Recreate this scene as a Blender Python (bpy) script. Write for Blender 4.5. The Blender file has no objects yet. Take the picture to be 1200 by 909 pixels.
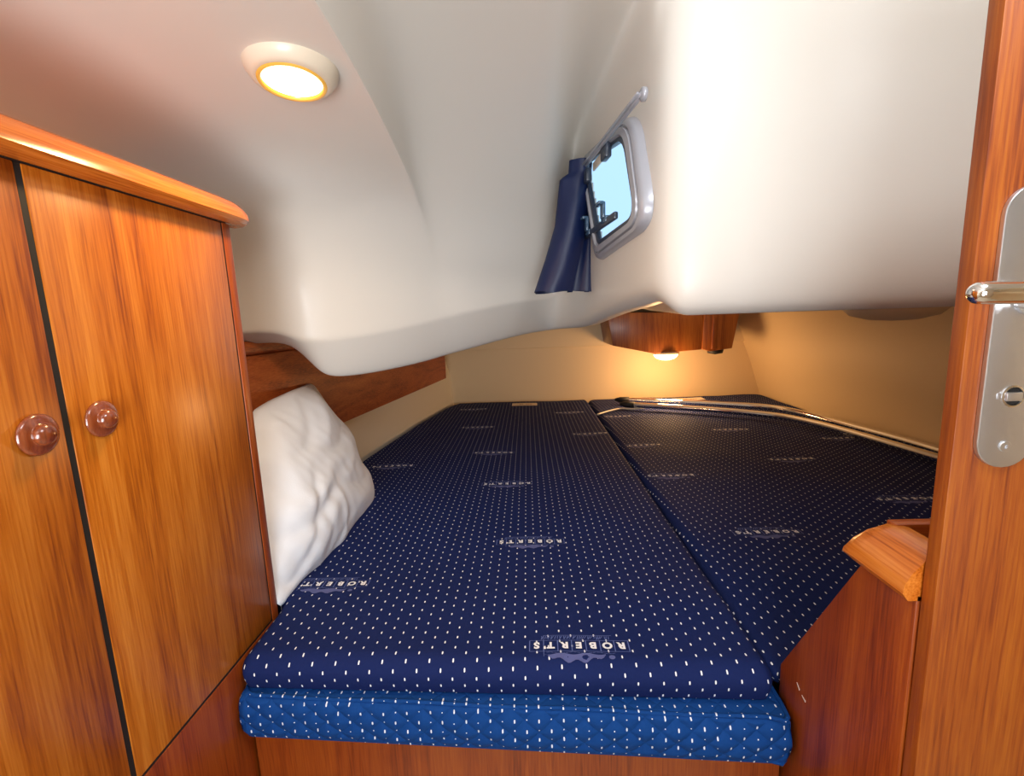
import bpy, bmesh, math, random
import numpy as np
from mathutils import Vector, Matrix, noise

# ------------------------------------------------------------------ camera
SC = bpy.context.scene
COL = SC.collection
EYE = 1.35                                   # lens height above the cabin sole
FPX = 545.0
_n = np.array([124, 3400, FPX]); _d = np.array([17, -90, FPX])
_Z = -_n / np.linalg.norm(_n)
_Y = _d / np.linalg.norm(_d); _Y = _Y - _Y.dot(_Z) * _Z; _Y /= np.linalg.norm(_Y)
_X = np.cross(_Y, _Z)
RM = np.array([_X, _Y, _Z])
cam_d = bpy.data.cameras.new('camera'); cam = bpy.data.objects.new('camera', cam_d); COL.objects.link(cam)
cam_d.sensor_width = 36; cam_d.sensor_fit = 'HORIZONTAL'; cam_d.lens = FPX / 1200 * 36; cam_d.clip_start = .02
mw = Matrix.Identity(4)
for i in range(3):
    mw[i][0] = RM[i, 0]; mw[i][1] = -RM[i, 1]; mw[i][2] = -RM[i, 2]
mw[2][3] = EYE
cam.matrix_world = mw
SC.camera = cam

# ------------------------------------------------------------------ view, sky
SC.view_settings.view_transform = 'Standard'; SC.view_settings.look = 'None'
SC.view_settings.gamma = 1; SC.view_settings.use_curve_mapping = False
SC.view_settings.exposure = 0.0
w = bpy.data.worlds.new('sky'); SC.world = w; w.use_nodes = True
bg = w.node_tree.nodes['Background']; bg.inputs[0].default_value = (.46, .72, 1, 1); bg.inputs[1].default_value = 1.3

def area(name, loc, target, size, power, color, sy=None, spread=None):
    l = bpy.data.lights.new(name, 'AREA'); l.energy = power; l.color = color
    l.shape = 'RECTANGLE'; l.size = size; l.size_y = sy or size
    if spread: l.spread = spread
    o = bpy.data.objects.new(name, l); COL.objects.link(o)
    o.location = (loc[0], loc[1], loc[2] + EYE)
    d = Vector(target) - Vector(loc); o.rotation_euler = d.to_track_quat('-Z', 'Y').to_euler()
    return o
# daylight falling in through the companionway behind the photographer, plus an added fill for the ceiling
area('hatch_daylight', (.36, .06, .66), (.0, .75, -.45), .34, 6.0, (.90, .95, 1), .26)
area('companionway_daylight', (.0, -.85, -.12), (-.1, 1.0, .22), .7, 14, (.90, .95, 1), .6)
area('ceiling_fill', (-.15, -.85, -.45), (-.5, .35, .34),   .5, 4.5, (.94, .97, 1), .4, spread=math.radians(95))  # unseen low lamp, added to brighten the left ceiling

# ------------------------------------------------------------------ helpers
def V(x, y, z): return Vector((x, y, z))
def ray(px, py): return RM @ np.array([px - 600, py - 454.5, FPX])
def onY(px, py, y): v = ray(px, py); v = v * y / v[1]; return Vector(v)
def onX(px, py, x): v = ray(px, py); v = v * x / v[0]; return Vector(v)
def onZ(px, py, z): v = ray(px, py); v = v * z / v[2]; return Vector(v)
def onP(px, py, p, n):
    v = Vector(ray(px, py)); return v * (Vector(p).dot(n) / v.dot(n))

def link(name, bm, mats, parent=None, origin=(0, 0, 0), smooth=True, doub=0, autosm=None):
    """bm is in metres with the lens at z=0; the object is placed at origin (thing) or in its parent's frame"""
    if doub: bmesh.ops.remove_doubles(bm, verts=bm.verts, dist=doub)
    me = bpy.data.meshes.new(name); 
    o = bpy.data.objects.new(name, me); COL.objects.link(o)
    org = Vector(origin)
    if parent is not None:
        org = Vector(parent['_org']); o.parent = parent
    else:
        o.location = org + V(0, 0, EYE)
    o['_org'] = tuple(org)
    bmesh.ops.translate(bm, verts=bm.verts, vec=-org)
    bmesh.ops.recalc_face_normals(bm, faces=bm.faces)
    bm.to_mesh(me); bm.free()
    for m in (mats if isinstance(mats, (list, tuple)) else [mats]): me.materials.append(m)
    if smooth:
        me.shade_smooth()
        if autosm: me.set_sharp_from_angle(angle=math.radians(autosm))
    return o
def tag(o, label=None, cat=None, group=None, kind=None):
    if label: o['label'] = label
    if cat: o['category'] = cat
    if group: o['group'] = group
    if kind: o['kind'] = kind
    return o
def thing(name, label, cat, loc, group=None):
    o = bpy.data.objects.new(name, None); COL.objects.link(o); o.location = Vector(loc) + V(0, 0, EYE)
    o.empty_display_size = .03
    o['_org'] = tuple(loc); tag(o, label, cat, group); return o

def box(bm, lo, hi, bev=0, seg=2, mat=0):
    r = bmesh.ops.create_cube(bm, size=1)
    vs = r['verts']
    for v in vs:
        v.co = V(*[lo[i] + (v.co[i] + .5) * (hi[i] - lo[i]) for i in range(3)])
    fs = list({f for v in vs for f in v.link_faces})
    if bev:
        es = list({e for v in vs for e in v.link_edges})
        rr = bmesh.ops.bevel(bm, geom=es, offset=bev, segments=seg, profile=.5, affect='EDGES')
        fs += rr['faces']
    for f in fs:
        if f.is_valid: f.material_index = mat
    return bm
def prism(bm, poly, vec, bev=0, seg=2):
    """poly: 3D points in a plane, extruded by vec"""
    vs = [bm.verts.new(p) for p in poly]; f = bm.faces.new(vs)
    r = bmesh.ops.extrude_face_region(bm, geom=[f])
    nv = [g for g in r['geom'] if isinstance(g, bmesh.types.BMVert)]
    bmesh.ops.translate(bm, verts=nv, vec=Vector(vec))
    if bev:
        es = list({e for v in vs + nv for e in v.link_edges})
        bmesh.ops.bevel(bm, geom=es, offset=bev, segments=seg, profile=.5, affect='EDGES')
    return bm
def tube(bm, pts, r, n=12, cap=True):
    pts = [Vector(p) for p in pts]; rings = []
    up = V(0, 0, 1)
    for i, p in enumerate(pts):
        t = (pts[min(i + 1, len(pts) - 1)] - pts[max(i - 1, 0)]).normalized()
        a = t.cross(up)
        if a.length < 1e-3: a = t.cross(V(1, 0, 0))
        a.normalize(); b = a.cross(t).normalized()
        rr = r[i] if isinstance(r, (list, tuple)) else r
        rings.append([bm.verts.new(p + rr * (math.cos(k / n * math.tau) * a + math.sin(k / n * math.tau) * b)) for k in range(n)])
    for i in range(len(rings) - 1):
        for k in range(n):
            bm.faces.new((rings[i][k], rings[i][(k + 1) % n], rings[i + 1][(k + 1) % n], rings[i + 1][k]))
    if cap:
        bm.faces.new(rings[0][::-1]); bm.faces.new(rings[-1])
    return bm
def catmull(P, n=8):
    P = [Vector(p) for p in P]; out = []
    for i in range(len(P) - 1):
        a = P[max(i - 1, 0)]; b = P[i]; c = P[i + 1]; d = P[min(i + 2, len(P) - 1)]
        for k in range(n):
            t = k / n
            out.append(.5 * ((2 * b) + (c - a) * t + (2 * a - 5 * b + 4 * c - d) * t * t + (3 * b - a - 3 * c + d) * t ** 3))
    out.append(P[-1]); return out
def lathe(bm, prof, axis_o, axis_d, n=32, mat=0):
    """prof: list of (radius, height along axis)"""
    d = Vector(axis_d).normalized(); a = d.cross(V(0, 0, 1))
    if a.length < .1: a = V(1, 0, 0)
    a.normalize(); b = d.cross(a); o = Vector(axis_o); rings = []
    for r, h in prof:
        if r < 1e-6: rings.append([bm.verts.new(o + d * h)])
        else: rings.append([bm.verts.new(o + d * h + r * (math.cos(k / n * math.tau) * a + math.sin(k / n * math.tau) * b)) for k in range(n)])
    for A, B in zip(rings, rings[1:]):
        for k in range(n):
            q = [A[k % len(A)], A[(k + 1) % n % len(A)], B[(k + 1) % n % len(B)], B[k % len(B)]]
            u = []
            for v in q:
                if v not in u: u.append(v)
            if len(u) > 2:
                f = bm.faces.new(u); f.material_index = mat
    return bm

# ------------------------------------------------------------------ materials
def newmat(name):
    m = bpy.data.materials.new(name); m.use_nodes = True
    nt = m.node_tree; return m, nt, nt.nodes, nt.links, nt.nodes['Principled BSDF']
def mathn(nt, op, a, b=None, c=None, clamp=False):
    n = nt.nodes.new('ShaderNodeMath'); n.operation = op; n.use_clamp = clamp
    for i, v in enumerate((a, b, c)):
        if v is None: continue
        if isinstance(v, (int, float)): n.inputs[i].default_value = v
        else: nt.links.new(v, n.inputs[i])
    return n.outputs[0]
def plain(name, col, rough=.5, metal=0, spec=.5, coat=0, bump=None, emis=None, estr=0):
    m, nt, N, L, b = newmat(name)
    b.inputs['Base Color'].default_value = (*col, 1); b.inputs['Roughness'].default_value = rough
    b.inputs['Metallic'].default_value = metal; b.inputs['Specular IOR Level'].default_value = spec
    b.inputs['Coat Weight'].default_value = coat
    tc = N.new('ShaderNodeTexCoord')
    no = N.new('ShaderNodeTexNoise'); no.inputs['Scale'].default_value = bump[0] if bump else 40; no.inputs['Detail'].default_value = 4
    L.new(tc.outputs['Object'], no.inputs['Vector'])
    mr = N.new('ShaderNodeMapRange'); mr.inputs[3].default_value = max(rough - .04, 0); mr.inputs[4].default_value = rough + .04
    L.new(no.outputs['Fac'], mr.inputs[0]); L.new(mr.outputs[0], b.inputs['Roughness'])
    if bump:
        bp = N.new('ShaderNodeBump'); bp.inputs['Strength'].default_value = bump[1]; bp.inputs['Distance'].default_value = .002
        L.new(no.outputs['Fac'], bp.inputs['Height']); L.new(bp.outputs[0], b.inputs['Normal'])
    if emis:
        b.inputs['Emission Color'].default_value = (*emis, 1); b.inputs['Emission Strength'].default_value = estr
    return m
def wood(name, light, mid, dark, axis='Z', rough=.3, figure=1.0, seed=0, coat=.2, fscale=1.0):
    m, nt, N, L, b = newmat(name)
    tc = N.new('ShaderNodeTexCoord'); ma = N.new('ShaderNodeMapping'); L.new(tc.outputs['Object'], ma.inputs[0])
    ma.inputs['Location'].default_value = (seed * 3.7, seed * 1.3, seed * 2.1)
    s = [7 * fscale] * 3; s['XYZ'.index(axis)] = .5 * fscale; ma.inputs['Scale'].default_value = s; ma.inputs['Rotation'].default_value = (.03, .02, .03)
    n1 = N.new('ShaderNodeTexNoise'); n1.inputs['Scale'].default_value = 1; n1.inputs['Detail'].default_value = 2; n1.inputs['Distortion'].default_value = .3
    L.new(ma.outputs[0], n1.inputs['Vector'])
    rings = mathn(nt, 'SINE', mathn(nt, 'MULTIPLY', n1.outputs['Fac'], 62 * figure))
    rings = mathn(nt, 'MULTIPLY_ADD', rings, .5, .5)
    # fine fibres
    mb = N.new('ShaderNodeMapping'); L.new(tc.outputs['Object'], mb.inputs[0])
    s2 = [420] * 3; s2['XYZ'.index(axis)] = 14; mb.inputs['Scale'].default_value = s2
    n2 = N.new('ShaderNodeTexNoise'); n2.inputs['Scale'].default_value = 1; n2.inputs['Detail'].default_value = 3
    L.new(mb.outputs[0], n2.inputs['Vector'])
    mc = N.new('ShaderNodeMapping'); L.new(tc.outputs['Object'], mc.inputs[0])
    s3 = [26] * 3; s3['XYZ'.index(axis)] = 1.0; mc.inputs['Scale'].default_value = s3
    mc.inputs['Location'].default_value = (seed, 0, seed)
    n3 = N.new('ShaderNodeTexNoise'); n3.inputs['Scale'].default_value = 1; n3.inputs['Detail'].default_value = 4
    L.new(mc.outputs[0], n3.inputs['Vector'])
    f = mathn(nt, 'ADD', mathn(nt, 'MULTIPLY', rings, .14), mathn(nt, 'MULTIPLY_ADD', n3.outputs['Fac'], .60, .12))
    f = mathn(nt, 'ADD', f, mathn(nt, 'MULTIPLY', mathn(nt, 'SUBTRACT', n2.outputs['Fac'], .5), .75))
    cr = N.new('ShaderNodeValToRGB'); L.new(f, cr.inputs[0])
    e = cr.color_ramp.elements; e[0].position = .22; e[0].color = (*dark, 1); e[1].position = .72; e[1].color = (*light, 1)
    x = cr.color_ramp.elements.new(.46); x.color = (*mid, 1)
    L.new(cr.outputs[0], b.inputs['Base Color'])
    b.inputs['Roughness'].default_value = rough
    b.inputs['Coat Weight'].default_value = coat; b.inputs['Coat Roughness'].default_value = .22
    bp = N.new('ShaderNodeBump'); bp.inputs['Strength'].default_value = .12; bp.inputs['Distance'].default_value = .001
    L.new(n2.outputs['Fac'], bp.inputs['Height']); L.new(bp.outputs[0], b.inputs['Normal'])
    return m
def dotted(name, base, base2, dot, pw, ph, dw, dh, rough=.8, second=None, weave=.3, quilt=0):
    """woven cloth with staggered white dashes; UV in metres"""
    m, nt, N, L, b = newmat(name)
    uv = N.new('ShaderNodeUVMap'); sp = N.new('ShaderNodeSeparateXYZ'); L.new(uv.outputs[0], sp.inputs[0])
    def lattice(ox, oy, w_, h_):
        fx = mathn(nt, 'SUBTRACT', mathn(nt, 'FRACT', mathn(nt, 'ADD', mathn(nt, 'DIVIDE', sp.outputs[0], pw), ox + 50)), .5)
        fy = mathn(nt, 'SUBTRACT', mathn(nt, 'FRACT', mathn(nt, 'ADD', mathn(nt, 'DIVIDE', sp.outputs[1], ph), oy + 50)), .5)
        ex = mathn(nt, 'POWER', mathn(nt, 'ABSOLUTE', mathn(nt, 'DIVIDE', mathn(nt, 'MULTIPLY', fx, pw), w_ / 2)), 3)
        ey = mathn(nt, 'POWER', mathn(nt, 'ABSOLUTE', mathn(nt, 'DIVIDE', mathn(nt, 'MULTIPLY', fy, ph), h_ / 2)), 3)
        return mathn(nt, 'LESS_THAN', mathn(nt, 'ADD', ex, ey), 1)
    a = mathn(nt, 'MAXIMUM', lattice(0, 0, dw, dh), lattice(.5, .5, dw, dh))
    if second:
        a = mathn(nt, 'MAXIMUM', a, mathn(nt, 'MAXIMUM', lattice(.5, 0, *second), lattice(0, .5, *second)))
    no = N.new('ShaderNodeTexNoise'); no.inputs['Scale'].default_value = 260; no.inputs['Detail'].default_value = 3
    L.new(uv.outputs[0], no.inputs['Vector'])
    n2 = N.new('ShaderNodeTexNoise'); n2.inputs['Scale'].default_value = 5; L.new(uv.outputs[0], n2.inputs['Vector'])
    mx = N.new('ShaderNodeMix'); mx.data_type = 'RGBA'
    L.new(mathn(nt, 'MULTIPLY', mathn(nt, 'ADD', no.outputs['Fac'], n2.outputs['Fac']), .5), mx.inputs[0])
    mx.inputs[6].default_value = (*base, 1); mx.inputs[7].default_value = (*base2, 1)
    m2 = N.new('ShaderNodeMix'); m2.data_type = 'RGBA'; L.new(a, m2.inputs[0]); L.new(mx.outputs[2], m2.inputs[6]); m2.inputs[7].default_value = (*dot, 1)
    L.new(m2.outputs[2], b.inputs['Base Color']); b.inputs['Roughness'].default_value = rough
    b.inputs['Specular IOR Level'].default_value = .12
    bp = N.new('ShaderNodeBump'); bp.inputs['Strength'].default_value = weave; bp.inputs['Distance'].default_value = .001
    L.new(no.outputs['Fac'], bp.inputs['Height']); L.new(bp.outputs[0], b.inputs['Normal'])
    if quilt:                                 # stitched diamond grooves
        k = mathn(nt, 'MULTIPLY', sp.outputs[1], 1.15)
        gA = mathn(nt, 'ABSOLUTE', mathn(nt, 'SINE', mathn(nt, 'MULTIPLY', mathn(nt, 'ADD', sp.outputs[0], k), math.pi / quilt)))
        gB = mathn(nt, 'ABSOLUTE', mathn(nt, 'SINE', mathn(nt, 'MULTIPLY', mathn(nt, 'SUBTRACT', sp.outputs[0], k), math.pi / quilt)))
        q = mathn(nt, 'POWER', mathn(nt, 'MINIMUM', gA, gB), .45)
        b2 = N.new('ShaderNodeBump'); b2.inputs['Strength'].default_value = .6; b2.inputs['Distance'].default_value = .0026
        L.new(q, b2.inputs['Height']); L.new(bp.outputs[0], b2.inputs['Normal']); L.new(b2.outputs[0], b.inputs['Normal'])
    return m

W_L, W_M, W_D = (.60, .20, .022), (.46, .122, .007), (.23, .045, .003)
teak = wood('teak_door', W_L, W_M, W_D, 'Z', seed=1)
teak2 = wood('teak_door_left', W_L, W_M, W_D, 'Z', seed=5)
teak_y = wood('teak_rail', (.72, .24, .035), (.58, .15, .014), (.30, .055, .004), 'Y', rough=.22, seed=2, fscale=1.6)
teak_x = wood('teak_board', (.50, .13, .02), (.38, .075, .008), (.18, .024, .002), 'X', seed=3)
teak_dark = wood('teak_hull_board', (.50, .13, .025), (.38, .08, .012), (.15, .022, .003), 'Y', rough=.5, seed=4, coat=.05)
teak_panel = wood('teak_panel', (.38, .082, .007), (.29, .050, .004), (.15, .020, .0015), 'Z', rough=.4, seed=6)
teak_leaf = wood('teak_leaf', (.40, .105, .006), (.30, .062, .003), (.15, .020, .001), 'Z', rough=.45, seed=8, coat=.05)
teak_far = wood('teak_far', (.40, .13, .02), (.28, .075, .01), (.15, .03, .004), 'Z', rough=.4, seed=9)
knobwood = wood('knob_wood', (.30, .07, .02), (.22, .045, .012), (.10, .016, .004), 'Z', rough=.12, seed=7, coat=1)
liner_m = plain('gelcoat_liner', (.80, .76, .695), .38, spec=.45, coat=.05, bump=(9, .03))
cream = plain('cream_lining', (.80, .61, .36), .6, bump=(180, .25))
cream_l = plain('cream_vinyl', (.78, .72, .58), .55, bump=(180, .2))
black = plain('matte_black', (.008, .008, .009), .6)
navy = dotted('navy_dotted_cloth', (.006, .014, .078), (.011, .023, .118), (.85, .88, .95), .039, .0245, .0025, .0056)
navy_b = dotted('navy_dotted_cloth_right', (.006, .014, .078), (.011, .023, .118), (.85, .88, .95), .039, .0245, .0025, .0056)
royal = dotted('royal_quilted_cloth', (.004, .045, .20), (.008, .065, .28), (.75, .82, .95), .038, .031, .0024, .0056, second=(.0018, .0018), weave=.2, quilt=.046)
white = plain('white_cotton', (.87, .92, 1.0), .85, spec=.2, bump=(300, .15))
chrome = plain('chrome', (.86, .85, .84), .08, metal=1)
steel = plain('brushed_steel', (.66, .68, .72), .30, metal=.92, bump=(30, .35))
alu = plain('grey_frame', (.42, .43, .48), .32, metal=.15, coat=.3)
darkplastic = plain('dark_plastic', (.035, .045, .07), .3)
clearplastic = plain('smoky_plastic', (.06, .12, .2), .15)
ivory = plain('ivory_plastic', (.80, .70, .55), .35, coat=.2)
lens_warm = plain('lamp_lens', (1, .8, .5), .3, emis=(1, .74, .36), estr=9)
lens_far = plain('lamp_lens_far', (1, .8, .5), .3, emis=(1, .70, .34), estr=12)
amber = plain('amber_rim', (.75, .42, .08), .25, coat=.4, emis=(1, .45, .05), estr=.25)
print_w = plain('white_print', (.85, .87, .93), .8)
print_b = plain('pale_blue_print', (.09, .11, .30), .8)
print_w0 = plain('bare_scuff', (.7, .6, .55), .7)
tagcloth = plain('tag_cloth', (.72, .62, .5), .8)
satin = plain('navy_satin', (.004, .012, .062), .42, spec=.45, bump=(60, .2))

# ------------------------------------------------------------------ the moulded liner (ceiling, seat mould and footwell)
def S(t): t = max(0, min(1, t)); return t * t * (3 - 2 * t)
cols = []; crease_col = None
LX = [-1.05, -.82, -.70, -.625, -.575, -.54, -.46, -.34, -.275, -.252, -.238, -.18, -.07, .03, .10]
LT = [.02, .2, .31, .335, .342, .345, .35, .35, .35, .345, .425, .47, .50, .515, .52]
for x, T in zip(LX, LT):
    Yf = 1.20 + (x + .5) * (.85 if x > -.5 else .3)
    q = S((x + .55) / .65)
    zc = -.05 + .10 * q                       # lip crease
    zb = -.165 + .09 * S((x + .5) / .6) if x > -.56 else (-.15 if x > -.6 else -.055)
    if x <= -.6: zc = -.02
    rec = max(0, T - .35) / .17               # how deep in the recess
    c = [(x, -1.0, T), (x, -.2, T), (x, .3, T), (x, .58, T), (x, .80 + .08 * rec, T - .015 * rec),
         (x, Yf * (.80 - .06 * rec), T - .02 - .075 * rec), (x, Yf * .90, T - .09 - .13 * rec),
         (x, Yf * .965, .17 if T > .25 else T * .5), (x, Yf * .995, .08 + .03 * q), (x, Yf, zc), (x, Yf * 1.035, (zc + zb) / 2 - .004),
         (x, Yf * 1.07, zb), (x, Yf * 1.085, zb + .02), (x, Yf * 1.10, .03)]
    if -.30 < x < -.2:                        # the crease runs slightly across the cabin
        c = [(p[0] + (.034 if p[1] < .6 else .016 if p[1] < .85 else .0 if p[1] < .95 else -.01), p[1], p[2]) for p in c]
    cols.append(c)
nleft = len(cols)
for k, (x, y, x0, T) in enumerate([(.155, 1.64, .13, .53), (.186, 1.45, .16, .55), (.212, 1.22, .19, .57), (.234, 1.03, .21, .60), (.248, .935, .225, .66),
                     (.268, .895, .25, .74), (.32, .88, .32, .78), (.42, .880, .44, .80), (.50, .878, .60, .80),
                     (.56, .866, .68, .80), (.76, .80, .80, .80), (1.0, .765, 1.0, .80), (1.25, .70, 1.25, .80), (1.52, .64, 1.52, .80)]):
    side = k < 5
    zb = [-.06, -.03, .0, .012, .022][k] if side else -.012
    ox, oy = ((.035, .01) if side else (.0, .035))
    if k in (4, 5): ox, oy = .025, .025
    hi = [T - .10, T - .2, .30, .2] if not side else [.47, .38, .28, .18]
    c = [(x0, -1.0, T), (x0, -.2, T), (x0, .3, T), (x0, min(.58, y - .25), T), (x - .01, y - .16, T - .005),
         (x - .004, y - .05, T - .04), (x, y, hi[0]), (x, y, hi[1]), (x, y, hi[2]), (x, y, hi[3] * .6),
         (x, y, .045), (x + ox * .35, y + oy * .35, zb + .012), (x + ox, y + oy, zb), (x + ox * 2.5, y + oy * 3, zb)]
    cols.append(c)
n = len(cols)
for i, c in enumerate(cols):                  # underside running aft over the foot of the berth
    xf = -1.05 + (1.52 + 1.05) * i / (n - 1)
    a = c[-1]; c.append((a[0] * .5 + xf * .5, (a[1] + 3.1) / 2, max(a[2], -.012))); c.append((xf, 3.1, max(a[2], -.012)))
bm = bmesh.new(); cl = bm.edges.layers.float.new('crease_edge')
g = [[bm.verts.new(p) for p in c] for c in cols]
for i in range(n - 1):
    for j in range(len(g[0]) - 1):
        bm.faces.new((g[i][j], g[i + 1][j], g[i + 1][j + 1], g[i][j + 1]))
for j in range(0, 6):
    e = bm.edges.get((g[9][j], g[9][j + 1])); e[cl] = [1, 1, 1, 1, 1, .6][j]
for i in range(n - 1):
    if i < 15:
        e = bm.edges.get((g[i][9], g[i + 1][9])); e[cl] = .6
    e = bm.edges.get((g[i][-4], g[i + 1][-4])); e[cl] = .5
me = bpy.data.meshes.new('tmp'); bm.to_mesh(me); bm.free()
tmp = bpy.data.objects.new('tmp', me); COL.objects.link(tmp)
ss = tmp.modifiers.new('s', 'SUBSURF'); ss.levels = 4; ss.render_levels = 4; ss.boundary_smooth = 'ALL'
dg = bpy.context.evaluated_depsgraph_get(); dg.update()
me2 = bpy.data.meshes.new_from_object(tmp.evaluated_get(dg)); bpy.data.objects.remove(tmp)

# port light plane on the footwell side
WP = V(.224, 1.03, .3); WT = V(-.108, 1, 0).normalized(); WN = V(-1, -.108, 0).normalized(); WU = V(0, 0, 1)
def wp(px, py):
    p = onP(px, py, WP, WN) - WP; return (p.dot(WT), p.dot(WU))
def rquad(corners, rad, n=10):
    out = []
    m = len(corners)
    for i in range(m):
        p = Vector(corners[i]); a = Vector(corners[i - 1]); b = Vector(corners[(i + 1) % m])
        da = (a - p).normalized(); db = (b - p).normalized()
        r = min(rad[i], .45 * (a - p).length, .45 * (b - p).length)
        A = p + da * r; B = p + db * r
        for k in range(n + 1):
            t = k / n; out.append((1 - t) ** 2 * A + 2 * t * (1 - t) * p + t * t * B)
    return out
def w3(s, out=0): return WP + WT * s[0] + WU * s[1] + WN * out
WOUT = [wp(746, 128), wp(762, 262), wp(701, 307), wp(684, 186)]
WC = Vector((sum(p[0] for p in WOUT) / 4, sum(p[1] for p in WOUT) / 4))
print('window corners', WOUT)
WR = [.07, .075, .05, .07]
def wring(scale, n=10):
    return [WC + (p - WC) * 1 for p in rquad([WC + (Vector(c) - WC).normalized() * ((Vector(c) - WC).length - scale * 1.35) for c in WOUT], [max(r - scale * .6, .01) for r in WR], n)]
hole = wring(.033)
def inside(p, poly):
    c = False
    for i in range(len(poly)):
        a, b = poly[i - 1], poly[i]
        if (a[1] > p[1]) != (b[1] > p[1]) and p[0] < (b[0] - a[0]) * (p[1] - a[1]) / (b[1] - a[1]) + a[0]: c = not c
    return c
bm = bmesh.new(); bm.from_mesh(me2)
dead = []
for f in bm.faces:
    c = f.calc_center_median()
    if .1 < c.x < .35 and .85 < c.y < 1.9 and c.z > .03:
        d = c - WP
        if abs(d.dot(WN)) < .06 and inside((d.dot(WT), d.dot(WU)), hole): dead.append(f)
bmesh.ops.delete(bm, geom=dead, context='FACES')
liner = link('ceiling', bm, liner_m, smooth=True); liner.data.set_sharp_from_angle(angle=math.radians(38)); tag(liner, kind='structure')
md = liner.modifiers.new('thickness', 'SOLIDIFY'); md.thickness = .004; md.offset = 1

# ------------------------------------------------------------------ rest of the shell
def struct(name, bm, mat, **k):
    o = link(name, bm, mat, **k); tag(o, kind='structure'); return o
H = [(.60, -.82), (1.3, -.735), (1.815, -.678), (2.4, -.592), (2.96, -.49)]
bm = bmesh.new(); rows = []
for y, x in [(-1.05, -.95)] + H:
    rows.append([bm.verts.new((x, y, -1.35)), bm.verts.new((x, y, -.6)), bm.verts.new((x - .02, y, -.36)), bm.verts.new((x - .10, y, -.05)), bm.verts.new((x - .30, y, .22))])
for a, b in zip(rows, rows[1:]):
    for k in range(4): bm.faces.new((a[k], b[k], b[k + 1], a[k + 1]))
struct('wall_left', bm, cream_l)
bm = bmesh.new(); rows = []
for y in (-1.05, .9, 2.98):
    rows.append([bm.verts.new((1.50, y, -1.35)), bm.verts.new((1.475, y, -.6)), bm.verts.new((1.40, y, -.36)), bm.verts.new((1.24, y, .05)), bm.verts.new((1.52, y, .22)), bm.verts.new((1.56, y, .9))])
for a, b in zip(rows, rows[1:]):
    for k in range(5): bm.faces.new((a[k], b[k], b[k + 1], a[k + 1]))
struct('wall_right', bm, cream)
bm = bmesh.new(); box(bm, (-.62, 2.96, -1.35), (1.56, 3.0, .1)); struct('wall_far', bm, cream, smooth=False)
bm = bmesh.new(); box(bm, (-.62, 2.935, -.222), (1.40, 2.965, .05), .004); struct('trim_1', bm, cream, smooth=False)
bm = bmesh.new(); box(bm, (-1.1, -1.07, -1.35), (1.58, -1.03, 1.0)); struct('wall_rear', bm, cream_l, smooth=False)
bm = bmesh.new(); box(bm, (-1.1, -1.05, -1.40), (1.58, 3.0, -1.35)); struct('floor', bm, cream_l, smooth=False)
bm = bmesh.new(); box(bm, (-1.12, -1.05, -1.35), (-1.04, 1.4, .3)); struct('wall_outer', bm, cream_l, smooth=False)

# ------------------------------------------------------------------ tall locker
FX = -.50
loc = thing('wardrobe_locker', 'tall varnished teak locker with two doors at the left of the berth', 'cabinet', (-.72, .45, -1.35))
bm = bmesh.new(); box(bm, (-.78, .12, -1.35), (FX - .022, .782, .168)); link('carcass', bm, teak, loc, smooth=False)
def doorleaf(y0, y1, mat):
    bm = bmesh.new(); box(bm, (FX - .021, y0, -.556), (FX, y1, .166), .0015, 2); return link('door', bm, mat, loc, autosm=40)
d1 = doorleaf(.479, .786, teak); d2 = doorleaf(.165, .4715, teak2)
bm = bmesh.new(); box(bm, (FX - .0215, .4717, -.556), (FX - .0012, .4788, .166)); link('gap_shade', bm, black, loc, smooth=False)  # black strip filling the open door gap, in place of its shade
bm = bmesh.new(); box(bm, (FX - .021, .7895, -.66), (FX + .0005, .8085, .166), .001); link('stile', bm, teak_panel, loc, autosm=40)
bm = bmesh.new(); box(bm, (FX - .030, .7862, -.60), (FX - .001, .7894, .166)); box(bm, (FX - .030, .14, -.5603), (FX - .001, .79, -.5562)); box(bm, (FX - .030, .14, .1662), (FX - .0005, .80, .170)); link('shadow_gap', bm, black, loc, smooth=False)  # joint shade put in as black strips beside, below and above the doors
bm = bmesh.new(); box(bm, (FX - .021, .13, -1.35), (FX, .806, -.5605), .001); link('base_panel', bm, teak_panel, loc, autosm=40)
# cornice: bullnose section swept, with a cut back end
bm = bmesh.new()
sec = [(.035, .169), (.018, .165), (.004, .167), (-.002, .173), (.0, .184), (.012, .199), (.030, .208), (.05, .211), (.29, .211)]
rings = []
for y, k in ((.05, 0), (.6, 0), (.795, 0), (.825, .006), (.84, .022)):
    rings.append([bm.verts.new((FX + .030 - (s + (k if s < .05 else 0)), y, z if y < .83 else .166 + (z - .166) * .72)) for s, z in sec])
for a, b in zip(rings, rings[1:]):
    for k in range(len(sec) - 1): bm.faces.new((a[k], a[k + 1], b[k + 1], b[k]))
bm.faces.new(rings[-1]); 
link('cornice', bm, teak_y, loc, autosm=35)
def knob(yy, dpar):
    bm = bmesh.new()
    lathe(bm, [(r_ * .84, h_ * .9) for r_, h_ in [(0, -.001), (.0235, 0), (.0255, .0015), (.0253, .0030), (.0225, .0052), (.0165, .0072), (.0140, .0074), (.0132, .0082)] + [(.0136 * math.cos(a_ * math.pi / 20), .0090 + .0095 * math.sin(a_ * math.pi / 20)) for a_ in range(0, 11)]],
          (FX, yy, -.104), (1, 0, 0), 36)
    o = link('knob', bm, knobwood, dpar)
    return o
knob(.515, d1); knob(.443, d2)

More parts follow.
